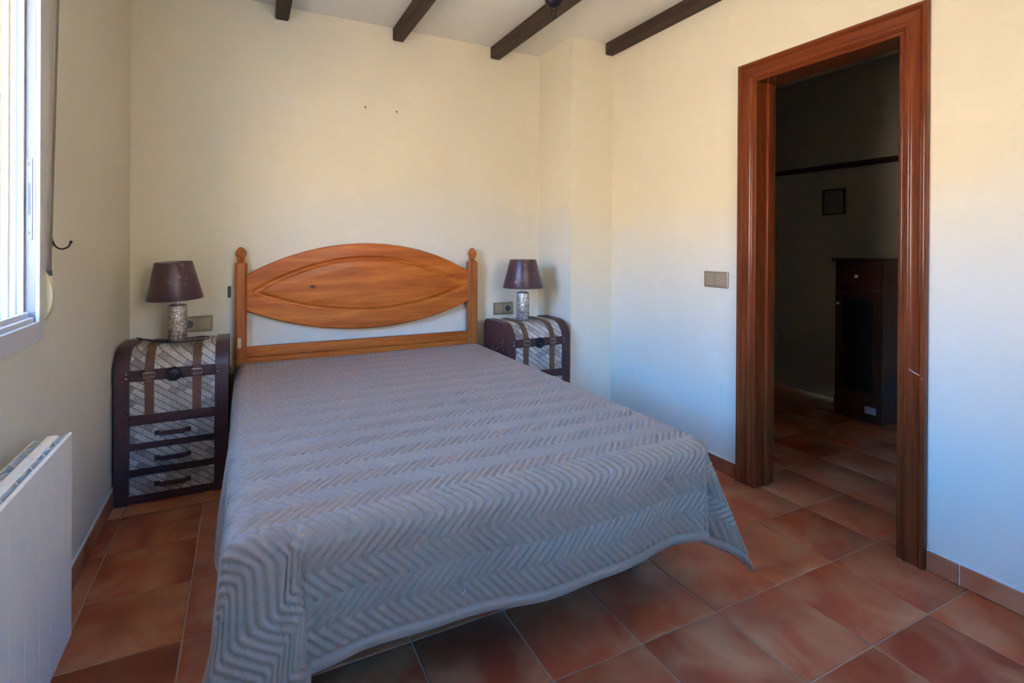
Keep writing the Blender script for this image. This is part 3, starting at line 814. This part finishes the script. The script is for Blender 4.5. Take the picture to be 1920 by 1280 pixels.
# white lint clinging to the spread
def on_spread(a, b):
    i_ = int(round((a-a0)/(a1-a0)*NA)); j_ = int(round((b-b0)/(b1-b0)*NB))
    return Vector(Vd[i_, j_]), Vector(Nn[i_, j_])
for (a, b, sz, lb) in ((0.500, -0.268, 1.0, 'tiny white lint thread near the foot hem of the bedspread'), (0.985, -0.045, 0.9, 'tiny white lint tuft on the foot edge of the bedspread')):
    p_, n_ = on_spread(a, b)
    t1 = n_.orthogonal().normalized(); t2 = n_.cross(t1)
    bm = B()
    pts = [(-0.006, -0.004, 0), (-0.006, 0.002, 0.001), (-0.004, 0.005, 0.0015), (0.002, 0.006, 0.001), (0.008, 0.005, 0)]
    tube(bm, smoothpts([(t1*x+t2*y+n_*(z+0.0012))*sz for x, y, z in pts], 3), 0.0011*sz, 6)
    tag(obj('lint', bm, M['sheet'], None, True, p_), lb, 'lint')

# ------------------------------------------------------------------ nightstands
NW, ND, NH = 0.452, 0.335, 0.700
def prof_pts(off=0.0, z0=0.0, z1=None, full=True):
    """side profile from front bottom up over the top to the back (y,z), front = -ND/2"""
    y0, y1 = -ND/2-off, ND/2+off; zt = NH+off; r1 = 0.125+off; r2 = 0.05+off
    pts = [(y0, z0)]
    for k in range(13):
        a_ = PI-k/12*PI/2; pts.append((y0+r1+r1*math.cos(a_), zt-r1*0.86+r1*0.86*math.sin(a_)))
    for k in range(7):
        a_ = PI/2-k/6*PI/2; pts.append((y1-r2+r2*math.cos(a_), zt-r2+r2*math.sin(a_)))
    pts.append((y1, z0))
    return pts
def ribbon(bm, pts, x0, x1, th):
    """band of width x0..x1 following open profile pts, thickness th outward"""
    n = len(pts); outer = []
    for i in range(n):
        p = Vector(pts[i]); t_ = Vector(pts[min(i+1,n-1)])-Vector(pts[max(i-1,0)]); t_.normalize()
        nr = Vector((-t_.y, t_.x)); outer.append(p+nr*th)
    R_ = []
    for i in range(n):
        a_, b_ = pts[i], outer[i]
        R_.append([bm.verts.new((x0, a_[0], a_[1])), bm.verts.new((x1, a_[0], a_[1])), bm.verts.new((x1, b_[0], b_[1])), bm.verts.new((x0, b_[0], b_[1]))])
    for i in range(n-1):
        for k in range(4): bm.faces.new((R_[i][k], R_[i][(k+1)%4], R_[i+1][(k+1)%4], R_[i+1][k]))
    bm.faces.new(R_[0][::-1]); bm.faces.new(R_[-1])
    return bm
def clip_prof(pts, zmin):
    """part of the profile from front height zmin up and over to the back at the same height"""
    out = [(pts[0][0], zmin)]+[p for p in pts[1:-1] if p[1] > zmin]+[(pts[-1][0], zmin)]
    return out
def nightstand(loc, label):
    t = thing('nightstand', label, 'nightstand', loc, 0, 'trunk-style nightstands')
    hw = NW/2; yf = -ND/2
    base = prof_pts(-0.006)
    # carcass: lower box with drawer openings reads as dark frame; side panels
    bm = B(); prism(bm, base, 'x', -hw+0.014, hw-0.014)
    # keep only shell look: body
    obj('body', bm, M['carcass'], t).location = (0, 0, 0)
    for s in (-1, 1):
        bm = B(); a_, b_ = sorted((s*(hw-0.014), s*(hw-0.003))); prism(bm, prof_pts(-0.010), 'x', a_, b_); sp = obj('side_panel', bm, M['leather'], t)
        # handle on the side
        bm = B(); xx = s*(hw+0.004)
        tube(bm, smoothpts([(s*(hw-0.004), -0.045, 0.545), (s*(hw+0.010), -0.03, 0.530), (s*(hw+0.012), 0.0, 0.524), (s*(hw+0.010), 0.03, 0.530), (s*(hw-0.004), 0.045, 0.545)], 5), 0.0055, 8)
        obj('side_handle', bm, M['strapL'], sp, True)
        # edge band wrapping front, top and back
        a_, b_ = sorted((s*(hw-0.057), s*hw))
        bm = B(); ribbon(bm, prof_pts(-0.006, 0.0), a_, b_, 0.010); eb = obj('edge_band', bm, M['leather2'], t); autosmooth(eb, 45)
        for z_ in (0.592, 0.572, 0.500, 0.420, 0.300):
            bm = B(); bmesh.ops.create_uvsphere(bm, u_segments=8, v_segments=6, radius=0.0042)
            o = obj('stud', bm, M['steel'] if z_ > 0.55 else M['iron'], eb, True); o.location = (s*(hw-0.045 if z_ > 0.55 else hw-0.04), yf-0.004, z_)
        for y_, z_ in ((yf+0.06, 0.60), (yf+0.075, 0.58), (yf+0.075, 0.56), (yf+0.06, 0.54)):
            bm = B(); bmesh.ops.create_uvsphere(bm, u_segments=8, v_segments=6, radius=0.0035)
            o = obj('stud', bm, M['steel'], sp, True); o.location = (s*(hw-0.003), y_, z_)
    # printed canvas covering of the trunk part
    bm = B(); ribbon(bm, clip_prof(prof_pts(-0.006), 0.402), -hw+0.057, hw-0.057, 0.003); autosmooth(obj('canvas_cover', bm, M['print'], t), 45)
    # front rails
    def rail(name, z0, z1, th, mat): 
        bm = B(); box(bm, -hw+0.055, hw-0.055, yf-th+0.006, yf+0.010, z0, z1, 0.002); return obj(name, bm, mat, t)
    rail('belt_rail', 0.557, 0.606, 0.012, M['leather2'])
    rail('trunk_rail', 0.362, 0.402, 0.013, M['leather2'])
    # straps over the trunk
    for x in (-0.094, 0.094):
        bm = B(); ribbon(bm, clip_prof(prof_pts(-0.0025), 0.40), x-0.018, x+0.018, 0.004); sp = obj('strap', bm, M['strapL'], t); autosmooth(sp, 45)
        bm = B(); box(bm, x-0.0175, x+0.0175, yf-0.011, yf-0.004, 0.545, 0.618, 0.003); obj('strap_loop', bm, M['strapL'], sp)
        bm = B()
        tube(bm, [(x-0.021, yf-0.0125, 0.572), (x+0.021, yf-0.0125, 0.572), (x+0.021, yf-0.0125, 0.594), (x-0.021, yf-0.0125, 0.594)], 0.0022, 6, True); obj('buckle', bm, M['steel'], sp)
    # round lock plate
    bm = B(); lathe(bm, [(0.033, 0), (0.033, 0.004), (0.029, 0.007), (0.024, 0.006), (0.020, 0.0085), (0.006, 0.010), (0.001, 0.0102)], 28)
    bmesh.ops.rotate(bm, verts=bm.verts[:], cent=(0,0,0), matrix=Matrix.Rotation(PI/2, 3, 'X'))
    lk = obj('lock', bm, M['iron'], t, False, (0, yf-0.005, 0.578)); autosmooth(lk, 40)
    for x in (-0.007, 0.007):
        bm = B(); lathe(bm, [(0.0028, 0), (0.002, 0.002)], 8)
        bmesh.ops.rotate(bm, verts=bm.verts[:], cent=(0,0,0), matrix=Matrix.Rotation(PI/2, 3, 'X'))
        obj('rivet', bm, M['steel'], lk, False, (x, -0.0085, -0.004))
    # drawers
    for z0, z1 in ((0.275, 0.356), (0.158, 0.244), (0.040, 0.124)):
        bm = B(); box(bm, -hw+0.058, hw-0.058, yf-0.005, yf+0.02, z0, z1, 0.002); d = obj('drawer', bm, M['print'], t)
        zc = (z0+z1)/2
        bm = B(); x_ = 0.072
        prism(bm, [(-x_, zc+0.010), (-x_+0.018, zc+0.010), (-x_+0.024, zc+0.004), (x_-0.024, zc+0.004), (x_-0.018, zc+0.010), (x_, zc+0.010), (x_, zc-0.010), (x_-0.018, zc-0.010), (x_-0.026, zc-0.016), (-x_+0.026, zc-0.016), (-x_+0.018, zc-0.010), (-x_, zc-0.010)][::-1], 'y', yf-0.0145, yf-0.0045)
        h = obj('handle', bm, M['leather2'], d)
        for x in (-x_+0.008, x_-0.008):
            bm = B(); bmesh.ops.create_uvsphere(bm, u_segments=8, v_segments=6, radius=0.004); obj('handle_stud', bm, M['iron'], d, True, (x, yf-0.0145, zc))
    for z0, z1 in ((0.246, 0.273), (0.126, 0.156)):
        rail('drawer_rail', z0, z1, 0.008, M['leather2'])
    # scalloped apron
    pts = [(-hw+0.055, 0.040), (-hw+0.055, 0.001)]
    for k in range(0, 25):
        u = k/24; x = -hw+0.055+u*(NW-0.11); pts.append((x, 0.002+0.013*math.sin(PI*min(1, u*4))**1 if u < 0.25 else (0.002+0.013*math.sin(PI*min(1, (1-u)*4)) if u > 0.75 else 0.010-0.007*math.cos((u-0.25)*2*PI*2)*0.6)))
    pts += [(hw-0.055, 0.001), (hw-0.055, 0.040)]
    clean = [pts[0]]
    for p in pts[1:]:
        if (Vector(p)-Vector(clean[-1])).length > 1e-4: clean.append(p)
    bm = B(); prism(bm, clean, 'y', yf-0.006, yf+0.008); obj('apron', bm, M['leather2'], t)
    return t
NSL = (-0.2885, 2.830+ND/2, 0.0006); NSR = (1.662, 2.790+ND/2, 0.0006)
nightstand(NSL, 'trunk nightstand standing in the corner left of the bed under the darker lamp')
nightstand(NSR, 'trunk nightstand right of the bed, half hidden by the bedspread')

# ------------------------------------------------------------------ lamps
def lamp(loc, label, tilt, cord, s=1.0):
    t = thing('table_lamp', label, 'lamp', loc, 0.3, 'bedside table lamps')
    bm = B(); r = 0.0415
    lathe(bm, [(0.0385, 0.0), (r, 0.004), (r, 0.170), (0.0405, 0.174), (0.036, 0.176)], 36); b_ = obj('base', bm, M['mercury'], t); autosmooth(b_, 40)
    bm = B(); lathe(bm, [(0.030, 0.176), (0.028, 0.180), (0.008, 0.182), (0.007, 0.196), (0.015, 0.198), (0.016, 0.250), (0.010, 0.252)], 20); autosmooth(obj('lamp_holder', bm, M['steel'], t), 40)
    bm = B(); lathe(bm, [(0.008, 0.252), (0.022, 0.270), (0.026, 0.290), (0.020, 0.310), (0.004, 0.318)], 18); obj('bulb', bm, M['white'], t, True)
    # shade: outer cone with thickness and lining
    z0, z1 = 0.206, 0.388; R0, R1 = 0.125*s, 0.083*s
    bm = B()
    lathe(bm, [(R0, z0), (R0+0.001, z0+0.003), (R1+0.001, z1-0.003), (R1, z1), (R1-0.002, z1), (R1-0.0022, z1-0.003), (R0-0.0022, z0+0.003), (R0-0.002, z0), (R0, z0)], 48, cap=False)
    bmesh.ops.remove_doubles(bm, verts=bm.verts[:], dist=1e-5)
    sh = obj('shade', bm, M['shade'], t); autosmooth(sh, 50)
    bm = B(); lathe(bm, [(R0-0.0026, z0+0.004), (R1-0.0026, z1-0.004), (R1-0.0030, z1-0.004), (R0-0.0030, z0+0.004), (R0-0.0026, z0+0.004)], 48, cap=False)
    obj('lining', bm, M['shade_in'], sh, True)
    bm = B()
    for k in range(3):
        a_ = k*2*PI/3
        tube(bm, [(0.012*math.cos(a_), 0.012*math.sin(a_), z1-0.02), ((R1-0.003)*math.cos(a_), (R1-0.003)*math.sin(a_), z1-0.006)], 0.0015, 6)
    obj('spider', bm, M['steel'], sh)
    sh.rotation_euler = tilt
    if tilt[0] or tilt[1]: sh.location = (0, 0, 0)
    if cord:
        bm = B()
        tube(bm, smoothpts(cord, 8), 0.0028, 8); c = obj('cord', bm, M['black'], t, True)
        bm = B(); box(bm, -0.026, 0.026, -0.010, 0.010, 0.0, 0.016, 0.005, 3); o = obj('cord_switch', bm, M['black'], t); autosmooth(o, 50)
        return t, o
    return t, None
zt = NH+0.0048
tl, sw = lamp((-0.290, 3.000, zt), 'table lamp with a crooked dark plum shade on the left nightstand', (math.radians(1.5), math.radians(-2.5), 0),
     [(0.030, 0.032, 0.004), (0.09, 0.050, 0.0035), (0.135, 0.020, 0.0035), (0.12, -0.045, 0.0035), (0.05, -0.075, 0.0035), (-0.02, -0.068, 0.0035), (-0.052, -0.052, 0.006),
      (-0.10, -0.03, 0.008), (-0.150, 0.010, 0.018), (-0.170, 0.028, 0.020), (-0.150, 0.038, 0.012), (-0.09, 0.012, 0.006), (-0.05, 0.02, 0.004)], 0.97)
tl.rotation_euler = (0, 0, 0)
sw.location = (-0.045, -0.055, 0.0003); sw.rotation_euler = (0, 0, -0.45)
lamp((1.628, 2.945, zt), 'table lamp with an upright plum shade on the right nightstand', (0, 0, 0), None, 1.03)

# ------------------------------------------------------------------ ceiling lamp (lower end shows)
cl = thing('ceiling_lamp', 'black iron ceiling lamp with a hook under its bowl', 'ceiling lamp', (1.355, 2.160, 2.296))
bm = B(); lathe(bm, [(0.004, 0.052), (0.020, 0.054), (0.034, 0.064), (0.041, 0.080), (0.041, 0.100), (0.030, 0.112), (0.012, 0.118), (0.010, 0.15), (0.016, 0.165), (0.010, 0.18), (0.010, 0.235), (0.045, 0.240), (0.050, 0.2645)], 28)
autosmooth(obj('body', bm, M['iron'], cl), 40)
bm = B()
tube(bm, smoothpts([(-0.006, 0, 0.056), (-0.010, 0, 0.030), (-0.006, 0, 0.008), (0.002, 0, 0.0), (0.009, 0, 0.010), (0.016, 0.0, 0.045), (0.020, 0.0, 0.075)], 6), 0.0042, 8)
obj('hook', bm, M['iron'], cl, True)

# ------------------------------------------------------------------ things in the room beyond
cb = thing('cabinet', 'tall narrow dark wooden cabinet seen through the doorway', 'cabinet', (3.97, 2.10, 0))
X_ = -0.178   # front plane, local
bm = B(); box(bm, X_+0.012, 0.17, -0.155, 0.155, 0.001, 1.085); obj('carcass', bm, M['cabinet'], cb)
bm = B(); box(bm, X_-0.012, 0.175, -0.170, 0.170, 1.085, 1.108, 0.004, 2); obj('top', bm, M['cabinet'], cb)
bm = B(); box(bm, X_, X_+0.012, -0.148, 0.148, 0.905, 1.065, 0.003); d = obj('drawer', bm, M['cabinet'], cb)
bm = B(); lathe(bm, [(0.005, 0), (0.006, 0.008), (0.012, 0.014), (0.012, 0.020), (0.004, 0.024)], 14)
bmesh.ops.rotate(bm, verts=bm.verts[:], cent=(0,0,0), matrix=Matrix.Rotation(-PI/2, 3, 'Y')); obj('knob', bm, M['pale'], d, True, (X_, 0.0, 0.985))
bm = B()
box(bm, X_, X_+0.012, -0.148, -0.098, 0.145, 0.885, 0.002); box(bm, X_, X_+0.012, 0.098, 0.148, 0.145, 0.885, 0.002)
box(bm, X_, X_+0.012, -0.098, 0.098, 0.145, 0.195, 0.002); box(bm, X_, X_+0.012, -0.098, 0.098, 0.835, 0.885, 0.002)
dr = obj('cabinet_door', bm, M['cabinet'], cb)
bm = B(); box(bm, X_+0.006, X_+0.0115, -0.0985, 0.0985, 0.1955, 0.8345); obj('door_panel', bm, M['black'], dr)
bm = B(); lathe(bm, [(0.005, 0), (0.006, 0.008), (0.011, 0.014), (0.011, 0.019), (0.004, 0.022)], 14)
bmesh.ops.rotate(bm, verts=bm.verts[:], cent=(0,0,0), matrix=Matrix.Rotation(-PI/2, 3, 'Y')); obj('knob', bm, M['pale'], dr, True, (X_, 0.122, 0.79))
bm = B(); box(bm, X_, X_+0.012, -0.155, 0.155, 0.001, 0.130, 0.002); obj('plinth', bm, M['cabinet'], cb)
bm = B(); box(bm, X_-0.004, X_-0.0003, -0.122, -0.052, 0.060, 0.108, 0.001); o = obj('sticker', bm, M['pale'], cb); o['label'] = 'pale label low on the plinth'
pf = thing('framed_picture', 'small framed picture on the dim wall below the rail', 'picture', (XN, 2.475, 1.54))
bm = B()
for a in ((-0.085, 0.085, 0.09, 0.10), (-0.085, 0.085, -0.10, -0.09), (-0.085, -0.075, -0.09, 0.09), (0.075, 0.085, -0.09, 0.09)): box(bm, -0.014, -0.0005, a[0], a[1], a[2], a[3])
obj('frame', bm, M['cabinet'], pf)
bm = B(); box(bm, -0.006, -0.001, -0.075, 0.075, -0.09, 0.09); obj('print', bm, simple('faded_print', (0.32, 0.31, 0.27), 0.6, nscale=30, namt=0.4), pf)
bm = B(); box(bm, -0.02, -0.0005, -0.033, 0.033, -0.055, 0.055, 0.012, 3)
o = tag(obj('wall_fitting', bm, M['pale'], None, False, (XN, 2.955, 0.42)), 'small pale fitting on the dark wall beside the left door jamb', 'fitting'); autosmooth(o, 50)
